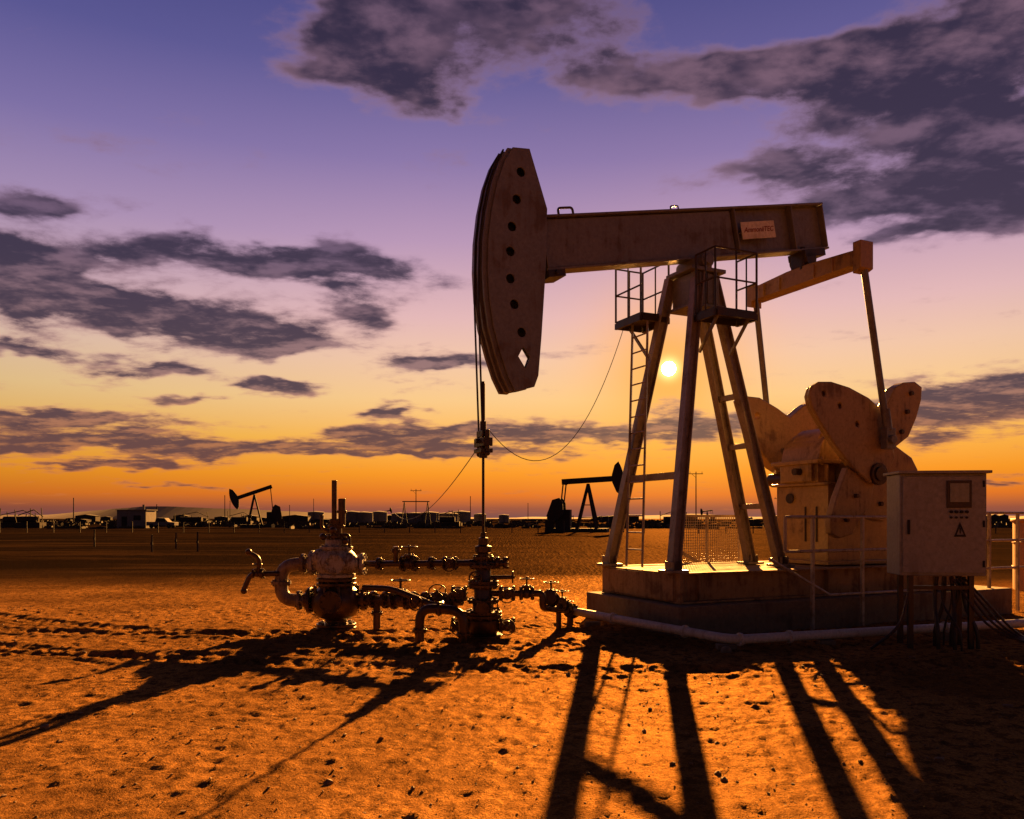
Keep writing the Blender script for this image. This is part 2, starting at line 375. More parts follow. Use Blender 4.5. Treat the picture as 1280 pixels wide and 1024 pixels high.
# --- horsehead
ho = [(640,185),(661,187),(683,262),(681,340),(676,420),(672,470),(667,484),(655,487),(643,489)]
arc = [(634,470),(625,442),(616,408),(611,372),(609,335),(610,298),(614,262),(621,228),(630,202)]
S1 = .12
outl = [pj(a, b, S1) for a, b in ho+arc]
def circ(px, py, r, s, k=14):
    d0, z0 = pj(px, py, s); return [T(d0+r*math.cos(2*math.pi*i/k), s, z0+r*math.sin(2*math.pi*i/k)) for i in range(k)]
holes = [circ(a, b, .068, S1, 20) for a, b in ((650,216),(645,250),(639,284),(637,315),(637,349),(642,381),(651,416))]
dia = [(653,434),(662,448),(656,461),(647,446)]; dia2 = [(653,436),(660,448),(656,459),(647,446)]
bb = B()
bb.plate([T(d, S1, z) for d, z in outl], holes+[[TP(a, b, S1) for a, b in dia]], L*.03)
bb.plate([T(d, -S1, z) for d, z in outl], [[TP(a, b, -S1) for a, b in dia2]], -L*.03)
bb.done("horsehead_plates", M_head, jack, .004)
bb = B(); n_ = len(outl)
cx_ = sum(p[0] for p in outl)/n_; cz_ = sum(p[1] for p in outl)/n_
for i in range(n_):
    d0, z0 = outl[i]; d1, z1 = outl[(i+1) % n_]
    f = .99
    a0 = (cx_+(d0-cx_)*f, cz_+(z0-cz_)*f); a1 = (cx_+(d1-cx_)*f, cz_+(z1-cz_)*f)
    g = .975; b0 = (cx_+(d0-cx_)*g, cz_+(z0-cz_)*g); b1 = (cx_+(d1-cx_)*g, cz_+(z1-cz_)*g)
    bb.quadbox([T(a0[0], -S1, a0[1]), T(a1[0], -S1, a1[1]), T(b1[0], -S1, b1[1]), T(b0[0], -S1, b0[1]), T(a0[0], S1, a0[1]), T(a1[0], S1, a1[1]), T(b1[0], S1, b1[1]), T(b0[0], S1, b0[1])])
bb.done("horsehead_rim", M_dark, jack)
arco = [pj(a, b, S1) for a, b in [(643,489)]+arc+[(640,185)]]
bb = B()
for sa, sb, off, th in ((-.24, -.17, .09, .13), (.06, .10, .06, .08), (-.08, -.03, .08, .10)):
    for i in range(len(arco)-1):
        (d0, z0), (d1, z1) = arco[i], arco[i+1]
        bb.quadbox([T(d0-off, sa, z0), T(d1-off, sa, z1), T(d1-off+th, sa, z1), T(d0-off+th, sa, z0), T(d0-off, sb, z0), T(d1-off, sb, z1), T(d1-off+th, sb, z1), T(d0-off+th, sb, z0)])
for i in range(len(arco)-1):
    (d0, z0), (d1, z1) = arco[i], arco[i+1]
    bb.quadbox([T(d0-.03, -.165, z0), T(d1-.03, -.165, z1), T(d1+.02, -.165, z1), T(d0+.02, -.165, z0), T(d0-.03, .105, z0), T(d1-.03, .105, z1), T(d1+.02, .105, z1), T(d0+.02, .105, z0)])
bb.done("horsehead_cable_track", M_beam, jack)
# --- walking beam
TAU = math.atan(.2); ud = (A*math.cos(TAU)+UP*math.sin(TAU)); un = (UP*math.cos(TAU)-A*math.sin(TAU))
def BM(t, s, h): return T(1.0, 0, 5.735)+ud*t+L*s+un*h
Lb = 5.55
bb = B(); bb.ibeam(BM(-.12, 0, 0), BM(Lb, 0, 0), .30, .80, .035, L)
bb.obox(BM(1.7, .03, 0), (ud, L, un), (1.8, .05, .35))
for t in (-.09, 3.55, Lb-.75, Lb-.02):
    for sg in (1, -1): bb.obox(BM(t, sg*.085, 0), (ud, L, un), (.012, .06, .36))
bb.done("walking_beam", M_beam, jack, .006)
bb = B()
bb.pipe([BM(.25, .1, .40), BM(.25, .1, .50), BM(.5, .1, .50), BM(.5, .1, .40)], .018, .05)
bb.pipe([BM(2.3, .1, .40), BM(2.3, .1, .46), BM(2.45, .1, .46), BM(2.45, .1, .40)], .012, .03)
bb.obox(BM(.0, 0, -.46), (ud, L, un), (.14, .2, .05)); bb.cyl(BM(.0, .24, -.45), BM(.0, -.24, -.45), .035)
bb.done("beam_lifting_lugs", M_dark, jack)
bb = B(); bb.obox(BM(3.98, .16, -.01), (ud, L, un), (.36, .008, .14))
for t in (3.7, 4.26): bb.cyl(BM(t, .02, -.01), BM(t, .155, -.01), .012, seg=6)
bb.done("beam_sign_plate", M_sign, jack, .002)
td = bpy.data.curves.new("sign_text", 'FONT'); td.body = "AmmoniiTEC"; td.size = .115; td.shear = .3; td.align_x = 'CENTER'; td.extrude = .001; td.offset = .002
td.materials.append(M_red); to = bpy.data.objects.new("sign_text", td); scene.collection.objects.link(to)
Rm = Matrix((ud, un, L)).transposed().to_4x4(); Rm.translation = BM(3.98, .1705, -.04); to.matrix_world = Rm
to.parent = jack; to.matrix_parent_inverse = Matrix.Translation(-jack.location)
# --- samson post
top = 5.62
feet = [(2.72, -.98), (2.64, .9), (5.2, -.36), (5.2, .36)]; tops = [(3.48, -.31), (3.60, .24), (3.9, -.2), (3.9, .2)]
bb = B()
for (fd_, fs), (td_, ts) in zip(feet, tops):
    bb.ibeam(T(fd_, fs, .93), T(td_, ts, top), .14, .17, .02, L)
def leg(i, z):
    t = (z-.93)/(top-.93); return T(feet[i][0]+(tops[i][0]-feet[i][0])*t, feet[i][1]+(tops[i][1]-feet[i][1])*t, z)
for z_ in (2.35,): bb.bar(leg(0, z_), leg(1, z_), .07, .11)
for z_ in (1.9, 2.9, 3.7): bb.bar(leg(2, z_), leg(3, z_), .07, .09)
for i, (fd_, fs) in enumerate(feet):
    bb.obox(T(fd_, fs, .925), (A, L, UP), (.17, .15, .02))
    for k in (-1, 1): bb.obox(T(fd_+k*.07, fs, 1.0), (A, L, UP), (.008, .11, .07))
bb.done("samson_post", M_frame, jack, .004)
bb = B()
bb.obox(T(3.74, 0, 5.36), (A, L, UP), (.25, .28, .24)); bb.obox(T(3.74, 0, 5.65), (A, L, UP), (.34, .34, .03))
bb.obox(T(3.74, 0, 5.08), (A, L, UP), (.32, .32, .025))
bb.obox(T(3.72, .0, 5.77), (A, L, UP), (.16, .24, .08)); bb.cyl(T(3.72, -.34, 5.80), T(3.72, .34, 5.80), .12, seg=20)
for sg in (1, -1): bb.cyl(T(3.72, sg*.34, 5.80), T(3.72, sg*.38, 5.80), .08)
for sg in (1, -1):
    for k in (-.15, 0, .15): bb.obox(T(3.74+k, sg*.29, 5.36), (A, L, UP), (.01, .03, .24))
bb.done("centre_bearing", M_beam, jack, .008)
# ladder
bb = B(); Lr = [(T(2.72, -.47, .93), T(3.1, -.86, 5.0)), (T(2.72, -.02, .93), T(3.1, -.42, 5.0))]
for a0, b0 in Lr: bb.bar(a0, b0, .03, .06)
for i in range(1, 15):
    t = i/15; bb.cyl(Lr[0][0].lerp(Lr[0][1], t), Lr[1][0].lerp(Lr[1][1], t), .014, seg=8)
bb.done("ladder", M_frame, jack)
def platform(d0, d1, s0, s1, z, hgt, name, skip=()):
    bb = B(); bb.obox(T((d0+d1)/2, (s0+s1)/2, z), (A, L, UP), ((d1-d0)/2, abs(s1-s0)/2, .02))
    for dd in (d0, d1): bb.bar(T(dd, s0, z-.07), T(dd, s1, z-.07), .05, .10)
    for ss in (s0, s1): bb.bar(T(d0+.03, ss, z-.065), T(d1-.03, ss, z-.065), .04, .09)
    cs = [(d0, s0), (d1, s0), (d1, s1), (d0, s1)]
    for i in range(4):
        (a0, b0), (a1, b1) = cs[i], cs[(i+1) % 4]
        bb.cyl(T(a0, b0, z), T(a0, b0, z+hgt), .018, seg=8)
        if i in skip: continue
        for hh in (.5, 1.0): bb.cyl(T(a0, b0, z+hgt*hh), T(a1, b1, z+hgt*hh), .015, seg=8)
        mx_ = ((a0+a1)/2, (b0+b1)/2); bb.cyl(T(*mx_, z), T(*mx_, z+hgt), .013, seg=8)
    bb.done(name, M_dark, jack)
platform(2.95, 3.5, -1.15, -.40, 5.04, .92, "access_platform_far", (2,))
platform(3.42, 4.22, .42, .88, 4.88, .92, "access_platform_near", (0,))
bb = B(); bb.bar(T(3.5, .4, 4.3), T(3.5, .85, 4.8), .04, .04); bb.bar(T(4.1, .4, 4.3), T(4.1, .85, 4.8), .04, .04)
bb.bar(T(3.2, -.5, 4.3), T(3.2, -1.1, 4.95), .04, .04); bb.done("platform_brackets", M_beam, jack)
# --- equaliser + pitmans
EZ = 5.88; ED = 6.05
bb = B()
bb.prism([T(ED+.14, -1.15, EZ-.13), T(ED+.14, 1.2, EZ-.13), T(ED+.14, 1.2, EZ+.11), T(ED+.14, .25, EZ+.17), T(ED+.14, -.25, EZ+.17), T(ED+.14, -1.15, EZ+.11)], -A*.28)
for ss in (-.8, -.4, .4, .8): bb.obox(T(ED-.15, ss, EZ), (A, L, UP), (.02, .012, .11))
bb.prism([T(ED-.14, 1.2, EZ-.26), T(ED-.14, 1.36, EZ-.2), T(ED-.14, 1.36, EZ+.24), T(ED-.14, 1.2, EZ+.24)], A*.28)
bb.prism([T(ED-.12, -1.15, EZ-.24), T(ED-.12, -1.28, EZ-.2), T(ED-.12, -1.28, EZ+.2), T(ED-.12, -1.15, EZ+.2)], A*.24)
bb.done("equalizer_bar", M_gear, jack, .01)
bb = B()
t0 = (6.05-1)/math.cos(TAU)
bb.obox(BM(t0, 0, -.46), (ud, L, un), (.24, .2, .06)); bb.obox(T(ED, 0, EZ+.31), (A, L, UP), (.15, .13, .15))
bb.cyl(T(ED, -.2, EZ+.30), T(ED, .2, EZ+.30), .12, seg=18); bb.cyl(T(ED-.1, .1, EZ+.12), T(ED-.1, .1, EZ+.5), .05)
bb.done("equalizer_bearing", M_dark, jack, .006)
bb = B(); PIN = (6.55, 2.97); SH = (6.45, 2.42)
bb.cyl(T(ED, 1.28, EZ-.05), T(PIN[0], 1.34, PIN[1]), .055, seg=16); bb.cyl(T(ED, -1.18, EZ-.05), T(PIN[0], -1.30, PIN[1]), .055, seg=16)
for sg, q in ((1, 1.34), (-1, 1.30)):
    bb.obox(T(PIN[0], sg*q, PIN[1]+.02), (A, L, UP), (.10, .06, .17)); bb.cyl(T(PIN[0], sg*1.0, PIN[1]), T(PIN[0], sg*(q+.12), PIN[1]), .07)
    bb.cyl(T(PIN[0]-.01, sg*q, PIN[1]+.15), T(PIN[0]-.05, sg*q, PIN[1]+.5), .075, .055)
bb.done("pitman_arms", M_beam, jack, .006)
# --- cranks + counterweights
W1 = [(1012,494),(1015,483),(1024,477),(1040,477),(1062,484),(1086,497),(1103,512),(1113,540),(1119,572),(1108,598),(1088,604),(1066,584),(1044,556),(1026,528),(1015,508)]
W2 = [(1092,524),(1110,504),(1119,485),(1130,478),(1144,477),(1153,484),(1152,500),(1146,522),(1136,546),(1121,558),(1140,572),(1148,588),(1132,606),(1126,640),(1104,652),(1082,646),(1070,628),(1080,580)]
W3 = [(1060,584),(1094,602),(1088,632),(1074,652),(1066,668),(1050,673),(1039,667),(1038,652),(1046,622)]
V1 = [(925,500),(932,495),(950,497),(972,510),(988,522),(1004,508),(1022,497),(1036,498),(1044,512),(1040,545),(1022,585),(990,600),(966,585),(950,562),(936,538)]
bb = B()
bb.plate([TP(a, b, 1.22) for a, b in W1], [circ(a, b, .045, 1.22, 10) for a, b in ((1030,492),(1050,507),(1072,530))], -L*.06)
bb.prism([TP(a, b, 1.16) for a, b in [(q[0]*.985+1075*.015, q[1]*.985+545*.015) for q in W1]], -L*.14)
bb.prism([TP(a, b, 1.0) for a, b in W2], -L*.20)
bb.prism([TP(a, b, 1.14) for a, b in W3], -L*.13)
bb.plate([TP(a, b, -1.0) for a, b in V1], [circ(a, b, .06, -1.0, 10) for a, b in ((947,520),(1020,520))], -L*.2)
bb.done("counterweights", M_gear, jack, .018)
bb = B()
for a, b in ((1030,492),(1050,507),(1072,530),(1095,560),(1058,650),(1070,620),(1100,585)):
    q = TP(a, b, 1.16); bb.cyl(q-L*.02, q+L*.045, .035, seg=8)
for a, b in ((1138,492),(1133,515),(1126,540),(1120,600),(1100,630)):
    q = TP(a, b, 1.0); bb.cyl(q-L*.02, q+L*.05, .04, seg=8)
bb.cyl(T(SH[0], -1.2, SH[1]), T(SH[0], 1.3, SH[1]), .12, seg=20); bb.cyl(T(SH[0], .55, SH[1]), T(SH[0], .8, SH[1]), .24, seg=24)
bb.cyl(T(SH[0], 1.2, SH[1]), T(SH[0], 1.27, SH[1]), .18, seg=20)
bb.done("crank_shaft_and_bolts", M_iron, jack, .004)
# --- gear reducer
bb = B()
bb.obox(T(6.72, 0, 1.6), (A, L, UP), (.70, .60, .66)); bb.obox(T(6.72, 0, 2.285), (A, L, UP), (.78, .66, .025)); bb.obox(T(6.72, 0, .95), (A, L, UP), (.8, .7, .035))
bb.done("gearbox_pedestal", M_gear, jack, .012)
bb = B()
lp = []
for a_, z_ in ((5.95, 2.31), (7.4, 2.31), (7.45, 2.75), (7.3, 3.0), (7.0, 3.12), (6.6, 3.16)): lp.append((a_, z_))
for k in range(7): t = math.radians(80+k*16); lp.append((6.45+.46*math.cos(t), 2.75+.46*math.sin(t)))
lp.append((5.95, 2.62))
bb.prism([T(a_, .44, z_) for a_, z_ in lp], -L*.88)
bb.obox(T(6.65, 0, 2.66), (A, L, UP), (.82, .54, .035)); bb.obox(T(6.0, 0, 2.5), (A, L, UP), (.12, .36, .17))
bb.cyl(T(6.45, .3, 2.9), T(6.45, -.3, 2.9), .38, seg=28)
for dd in (6.0, 6.4, 6.8, 7.2):
    for sg in (1, -1): bb.cyl(T(dd, sg*.49, 2.60), T(dd, sg*.49, 2.74), .028, seg=6); bb.obox(T(dd+.1, sg*.45, 2.47), (A, L, UP), (.02, .07, .15))
bb.done("gear_reducer", M_gear, jack, .012)
bb = B(); q = T(6.015, -.25, 2.05)
bb.cyl(q-A*.02, q+A*-.03, .09, seg=20); bb.obox(T(6.01, .1, 1.6), (A, L, UP), (.012, .012, .3)); bb.obox(T(6.01, .35, 1.6), (A, L, UP), (.012, .012, .3))
bb.cyl(T(5.9, .1, 2.5), T(5.75, .1, 2.5), .06)
bb.done("gearbox_fittings", M_dark, jack)
bb = B()
bb.cyl(T(8.4, -.3, 1.35), T(8.4, .5, 1.35), .36, seg=28); bb.cyl(T(8.4, .5, 1.35), T(8.4, .6, 1.35), .30, seg=24); bb.obox(T(8.4, .1, .98), (A, L, UP), (.4, .4, .07))
for k in range(14):
    t = 2*math.pi*k/14; bb.bar(T(8.4+.37*math.cos(t), -.25, 1.35+.37*math.sin(t)), T(8.4+.37*math.cos(t), .45, 1.35+.37*math.sin(t)), .015, .03)
bb.prism([T(7.3, -.72, 1.9), T(8.4, -.72, .95), T(8.9, -.72, 1.1), T(8.8, -.72, 1.75), T(7.7, -.72, 2.75), T(7.2, -.72, 2.7)], -L*.22)
bb.done("electric_motor_and_belt_guard", M_gear, jack, .01)
# --- skid and foundation
bb = B()
for sg in (1, -1): bb.ibeam(T(2.62, sg*.95, .68), T(9.0, sg*.95, .68), .24, .45, .03, L)
for dd in (2.64, 4.0, 5.4, 7.4, 8.96): bb.bar(T(dd, -.93, .68), T(dd, .93, .68), .06, .38)
bb.obox(T(5.9, 0, .875), (A, L, UP), (3.2, .81, .018)); bb.obox(T(2.66, 0, .68), (A, L, UP), (.03, 1.07, .215))
for sg in (1, -1):
    for k in (0, 4, 8): bb.obox(T(3.0+k*.64, sg*1.0, .68), (A, L, UP), (.012, .05, .19))
bb.done("steel_skid", M_base, jack, .006)
bb = B(); bb.obox(T(6.1, 0, .16), (A, L, UP), (3.65, 1.3, .29))
bb.done("concrete_foundation", M_conc, jack, .02)
# --- bridle, carrier bar
bb = B()
for ss in (-.13, .02):
    pts = [T(d-.09, ss, z) for d, z in arco if z > 4.6][::-1]
    pts = [p for p in pts][:6]; low = T(-.09+min(d for d, z in arco), ss, 4.7)
    bb.sweep(pts+[low, T(-.02, ss*.9, 2.92)], .014, 8)
bb.cyl(T(0, 0, 1.4), T(0, 0, 3.65), .02, seg=10); bb.cyl(T(0, 0, 3.1), T(0, 0, 3.62), .028, seg=10); bb.cyl(T(0, 0, 2.9), T(0, 0, 3.08), .045, seg=10)
bb.done("bridle_cables_and_polished_rod", M_cable, jack)
bb = B()
bb.obox(T(0, 0, 2.78), (L, A, UP), (.18, .07, .06)); bb.obox(T(0, 0, 2.90), (L, A, UP), (.11, .06, .045)); bb.cyl(T(0, 0, 2.56), T(0, 0, 2.72), .06)
bb.obox(T(0, 0, 2.66), (L, A, UP), (.14, .09, .03)); bb.cyl(T(-.12, 0, 2.8), T(.12, 0, 2.8), .035)
for ss in (-.15, .15): bb.cyl(T(0, ss, 2.64), T(0, ss, 2.95), .032, seg=10); bb.ball(T(0, ss, 2.62), .04)
bb.done("carrier_bar", M_dark, jack, .005)
# ------------------------------------------------------------------ guard rail, mesh guard
gr = empty("safety_railing", T(5.5, 1.45, 0)); bb = B()
s_ = 1.4
for dd in (4.85, 5.9, 7.0): bb.bar(T(dd, s_, .0), T(dd, s_, 1.72), .045, .045, A)
for zz_ in (1.72, 1.2): bb.cyl(T(4.3, s_, zz_), T(7.0, s_, zz_), .024, seg=10)
bb.cyl(T(4.3, s_, 1.2), T(4.3, s_, 1.72), .024); bb.cyl(T(4.0, s_, 1.1), T(5.2, s_, .52), .022); bb.cyl(T(5.2, s_, .52), T(7.6, s_, .52), .022)
for dd in (8.6, 9.4, 10.2): bb.bar(T(dd, 1.1, 0), T(dd, 1.1, 1.8), .045, .045, A)
for zz_ in (1.8, 1.3, .8): bb.cyl(T(8.6, 1.1, zz_), T(11.5, 1.1, zz_), .024)
bb.done("rails", M_pipe, gr)
mg = empty("mesh_guard_panel", T(5.0, -1.5, 0)); bb = B(); s_ = -1.5
for zz_ in (.4, 1.74): bb.bar(T(4.4, s_, zz_), T(5.95, s_, zz_), .04, .05)
for dd in (4.4, 5.17, 5.95): bb.bar(T(dd, s_, 0), T(dd, s_, 1.76), .04, .05, A)
for i in range(31): bb.cyl(T(4.4+i*.05, s_, .42), T(4.4+i*.05, s_, 1.72), .008, seg=4)
for i in range(26): bb.cyl(T(4.4, s_, .44+i*.05), T(5.95, s_, .44+i*.05), .008, seg=4)
bb.bar(T(4.3, s_+.2, 1.15), T(5.2, s_+.2, .7), .05, .06)
bb.done("mesh_panel", M_pipe, mg)
# ------------------------------------------------------------------ flow line round the pad
def G(px, py, z=0.0):
    yy = (H-z)/((py-648)/1000); return Vector(((px-640)/1000*yy, yy, z))
fl = empty("flow_line_pipe", G(915, 806)); bb = B()
p0, p1, p2 = G(716, 764, .22), G(915, 800, .16), G(1330, 776, .16)
bb.pipe([p0, p1, p2], .062, .25, 16)
for t in (.3, .75): q = p0.lerp(p1, t); bb.flange(q, p1-p0, .085, .03, 6)
for t in (.02, .15, .6): q = p1.lerp(p2, t); bb.flange(q, p2-p1, .085, .03, 6)
bb.done("pipe", M_line, fl)
bb = B()
for t in (0.15, .97): q = p0.lerp(p1, t); bb.obox((q.x, q.y, .03), ((1, 0, 0), (0, 1, 0), (0, 0, 1)), (.12, .08, .07))
for t in (.25, .6): q = p1.lerp(p2, t); bb.obox((q.x, q.y, .03), ((1, 0, 0), (0, 1, 0), (0, 0, 1)), (.1, .08, .06))
bb.ball((p1.x-.1, p1.y-.1, .03), .07)
bb.done("pipe_supports", M_conc, fl, .01)
# ------------------------------------------------------------------ wellhead at the rod
wh = empty("wellhead", W0); bb = B(); X_ = Vector((1, 0, 0)); Y_ = Vector((0, 1, 0))
bb.lathe(W0, UP, [(-.05, .28), (.05, .28), (.055, .2), (.12, .23), (.25, .23), (.3, .18), (.38, .15), (.5, .15), (.55, .13), (.72, .13), (.76, .11), (1.0, .11), (1.04, .09), (1.2, .085), (1.22, .12), (1.30, .12), (1.32, .07), (1.42, .07), (1.43, .04), (1.5, .035)], 22)
for z_, r_ in ((.31, .27), (.36, .27), (.53, .23), (.74, .22), (.79, .22), (1.02, .2), (1.14, .15)): bb.flange(W0+UP*z_, UP, r_, .04, 10)
for z_ in (.18, .63): bb.valve(W0+X_*.34+UP*z_, X_, -Y_, .055); bb.valve(W0-X_*.34+UP*z_, X_, -Y_, .055)
bb.cyl(W0+X_*.1+UP*.63, W0+X_*.85+UP*.63, .045); bb.valve(W0+X_*.62+UP*.63, X_, UP, .05)
bb.cyl(W0-X_*.2+UP*1.06, W0+X_*.32+UP*1.06, .055); bb.flange(W0+X_*.32+UP*1.06, X_, .09, .04); bb.flange(W0+X_*.2+UP*1.06, X_, .09, .04)
bb.cyl(W0+UP*.86, W0+X_*.42+UP*.86, .03); bb.wheel(W0+X_*.42+UP*.86, X_, .08); bb.cyl(W0-X_*.1+UP*.87-Y_*.25, W0+UP*.87, .03); bb.wheel(W0-X_*.1-Y_*.27+UP*.87, Y_, .085)
bb.valve(W0-Y_*.28+UP*.45, Y_, X_, .05)
bb.done("christmas_tree", M_iron, wh, .004)
mf = empty("flow_manifold", W0+X_*.9); bb = B()
pa = W0+X_*.85+UP*.63; pb = G(700, 764, .38); pc = p0
bb.pipe([W0+X_*.7+UP*.63, pa, pb+Vector((-.25, 0, .05)), pc], .05, .15)
d_ = (pc-pa).normalized()
bb.valve(pa.lerp(pc, .25), d_, UP, .055); bb.valve(pa.lerp(pc, .62), d_, UP, .05)
bb.flange(pa.lerp(pc, .8), d_, .1); bb.flange(pc, d_, .12, .05); bb.cyl(pa.lerp(pc, .5), pa.lerp(pc, .5)-UP*.45, .04); bb.cyl(pa.lerp(pc, .9), pa.lerp(pc, .9)-UP*.35, .05)
bb.valve(pc+Vector((-.08, -.12, .0)), -Y_, UP, .04)
bb.done("manifold_pipes", M_iron, mf, .003)
# ------------------------------------------------------------------ valve tree on the left
C0 = Vector((-2.68, 12.2, 0)); vt = empty("production_valve_tree", C0); bb = B()
bb.lathe(C0, UP, [(-.05, .30), (.05, .30), (.06, .16), (.16, .17), (.22, .30), (.36, .38), (.5, .38), (.62, .30), (.70, .22), (.76, .2)], 26)
for z_, r_ in ((.08, .3), (.70, .30), (.77, .30)): bb.flange(C0+UP*z_, UP, r_, .045, 12)
for t in range(10):
    th = 2*math.pi*t/10; o_ = Vector((math.cos(th), math.sin(th), 0)); bb.cyl(C0+o_*.33+UP*.28, C0+o_*.33+UP*.68, .022, seg=6)
bb.flange(C0-X_*.40+UP*.45, X_, .2, .05, 10); bb.flange(C0+X_*.42+UP*.47, X_, .18, .05, 10)
bb.cyl(C0-X_*.48+UP*.45, C0+X_*.5+UP*.45, .12); bb.flange(C0-Y_*.4+UP*.46, Y_, .17, .05, 8)
bb.done("valve_body", M_iron, vt, .006)
bb = B()
bb.lathe(C0, UP, [(.78, .20), (.84, .24), (.92, .30), (1.05, .33), (1.16, .28), (1.24, .2), (1.3, .17), (1.38, .16)], 24)
bb.flange(C0+UP*.83, UP, .29, .05, 12); bb.flange(C0+UP*1.25, UP, .25, .045, 10); bb.ball(C0+Vector((.2, -.15, 1.03)), .17); bb.ball(C0+Vector((-.22, -.1, 1.1)), .14)
bb.cyl(C0-X_*.42+UP*1.02, C0+X_*.42+UP*1.0, .14); bb.flange(C0-X_*.36+UP*1.02, X_, .19, .05, 8); bb.flange(C0+X_*.40+UP*1.0, X_, .17, .05, 8)
bb.flange(C0+Vector((.05, -.33, 1.02)), Y_, .15, .05, 8)
bb.done("white_valve_body", M_valve, vt, .006)
bb = B()
bb.cyl(C0+UP*1.28, C0+UP*1.66, .085); bb.flange(C0+UP*1.42, UP, .16, .04, 8); bb.flange(C0+UP*1.58, UP, .13, .03, 8); bb.flange(C0+UP*1.66, UP, .11, .03, 6)
bb.cyl(C0+Vector((-.03, 0, 1.6)), C0+Vector((-.03, 0, 2.28)), .04); bb.cyl(C0+Vector((.09, -.02, 1.6)), C0+Vector((.09, -.02, 2.0)), .055); bb.cyl(C0+Vector((.09, -.02, 1.78)), C0+Vector((.09, -.02, 1.82)), .075)
bb.pipe([C0+Vector((-.08, -.1, 1.5)), C0+Vector((-.2, -.1, 1.55)), C0+Vector((-.2, -.1, 1.75))], .025, .06); bb.pipe([C0+Vector((.08, -.1, 1.45)), C0+Vector((.22, -.1, 1.45)), C0+Vector((.22, -.1, 1.25))], .025, .06)
for q in ((-.16, -.18, 1.42), (.17, -.16, 1.36), (.0, -.22, 1.52)): bb.ball(C0+Vector(q), .055)
bb.done("stem_and_gauges", M_iron, vt, .003)
lp_ = empty("return_loop_pipe", C0-X_*.8); bb = B()
bb.pipe([C0+Vector((-.38, 0, 1.02)), C0+Vector((-.84, 0, .98)), C0+Vector((-.84, 0, .45)), C0+Vector((-.4, 0, .45))], .10, .24, 18)
for q, dd in (((-.5, 0, 1.01), X_), ((-.84, 0, .72), UP), ((-.56, 0, .45), X_)): bb.flange(C0+Vector(q), dd, .15, .045, 8)
bb.done("loop", M_loop, lp_)
bb = B()
bb.pipe([C0+Vector((-.84, -.08, .86)), C0+Vector((-1.28, -.08, .86)), C0+Vector((-1.38, -.08, .62))], .04, .1)
bb.pipe([C0+Vector((-1.15, -.08, .86)), C0+Vector((-1.15, -.08, 1.1)), C0+Vector((-1.3, -.08, 1.18))], .035, .1); bb.flange(C0+Vector((-1.1, -.08, .86)), X_, .08, .03, 6)
bb.valve(C0+Vector((-1.18, -.08, .86)), X_, UP, .035); bb.ball(C0+Vector((-1.38, -.08, .6)), .05); bb.ball(C0+Vector((-1.31, -.08, 1.19)), .05)
bb.done("sample_cock", M_iron, lp_)
cl = empty("connecting_pipework", Vector((-1.5, 11.8, 0))); bb = B()
a1 = C0+Vector((.42, 0, 1.0)); b1 = W0+Vector((-.1, 0, 1.06)); d1_ = (b1-a1).normalized()
bb.cyl(a1, b1, .05); bb.valve(a1.lerp(b1, .42), d1_, UP, .06); bb.flange(a1.lerp(b1, .15), d1_, .10, .04, 6); bb.flange(a1.lerp(b1, .62), d1_, .10, .04, 6); bb.valve(a1.lerp(b1, .78), d1_, -Y_, .05)
bb.pipe([a1.lerp(b1, .30), a1.lerp(b1, .30)+Vector((0, -.02, .26))], .04); bb.flange(a1.lerp(b1, .30)+UP*.2, UP, .07, .03, 6)
a2 = C0+Vector((.5, -.1, .47)); b2_ = W0+Vector((-.3, 0, .52)); d2 = (b2_-a2).normalized()
bb.cyl(a2, b2_, .065)
for t in (.06, .2, .5, .62, .9): bb.flange(a2.lerp(b2_, t), d2, .13, .045, 8)
bb.valve(a2.lerp(b2_, .36), d2, UP, .07); bb.valve(a2.lerp(b2_, .76), d2, -Y_*.8+UP*.6, .06)
bb.cyl(a2.lerp(b2_, .1), a2.lerp(b2_, .1)-UP*.5, .055); bb.flange(a2.lerp(b2_, .1)-UP*.2, UP, .09, .03, 6)
bb.cyl(a2.lerp(b2_, .55), a2.lerp(b2_, .55)+Vector((0, -.35, 0)), .05); bb.wheel(a2.lerp(b2_, .55)+Vector((0, -.38, 0)), Y_, .1)
bb.pipe([C0+Vector((.45, -.2, .66)), C0+Vector((.9, -.4, .66)), Vector((-1.0, 11.2, .45)), W0+Vector((-.25, -.15, .35))], .045, .15)
bb.done("lines_and_valves", M_iron, cl, .003)
bb = B(); yb = 11.0
bb.pipe([(-1.27, yb, -.05), (-1.27, yb, .47), (-.66, yb-.12, .44), (-.66, yb-.12, -.05)], .065, .2, 16)
bb.flange((-1.27, yb, .16), UP, .1, .035, 6); bb.flange((-1.0, yb-.05, .46), X_, .10, .035, 6); bb.flange((-.66, yb-.12, .12), UP, .1, .035, 6)
bb.pipe([(-1.0, yb-.05, .46), (-1.0, yb+.5, .5), (-.95, 11.8, .5)], .05, .15)
bb.done("gooseneck_pipe", M_iron, cl, .003)
# ------------------------------------------------------------------ hanging cables
def sag(p, q, k, n_=24): return [Vector(p).lerp(Vector(q), t/n_)-UP*k*4*(t/n_)*(1-t/n_) for t in range(n_+1)]
hc = empty("hanging_wire", T(0, 0, 2.8)); bb = B()
bb.sweep(sag(T(.1, 0, 2.95), T(3.0, -1.0, 4.9), 1.15), .006, 5)
bb.done("wire_to_platform", M_cable, hc)
hc2 = empty("service_wire", T(0, 0, 2.6)); bb = B(); bb.sweep(sag(T(-.1, 0, 2.68), Vector((-4.4, 30, 1.9)), .55), .007, 5); bb.done("wire", M_cable, hc2)
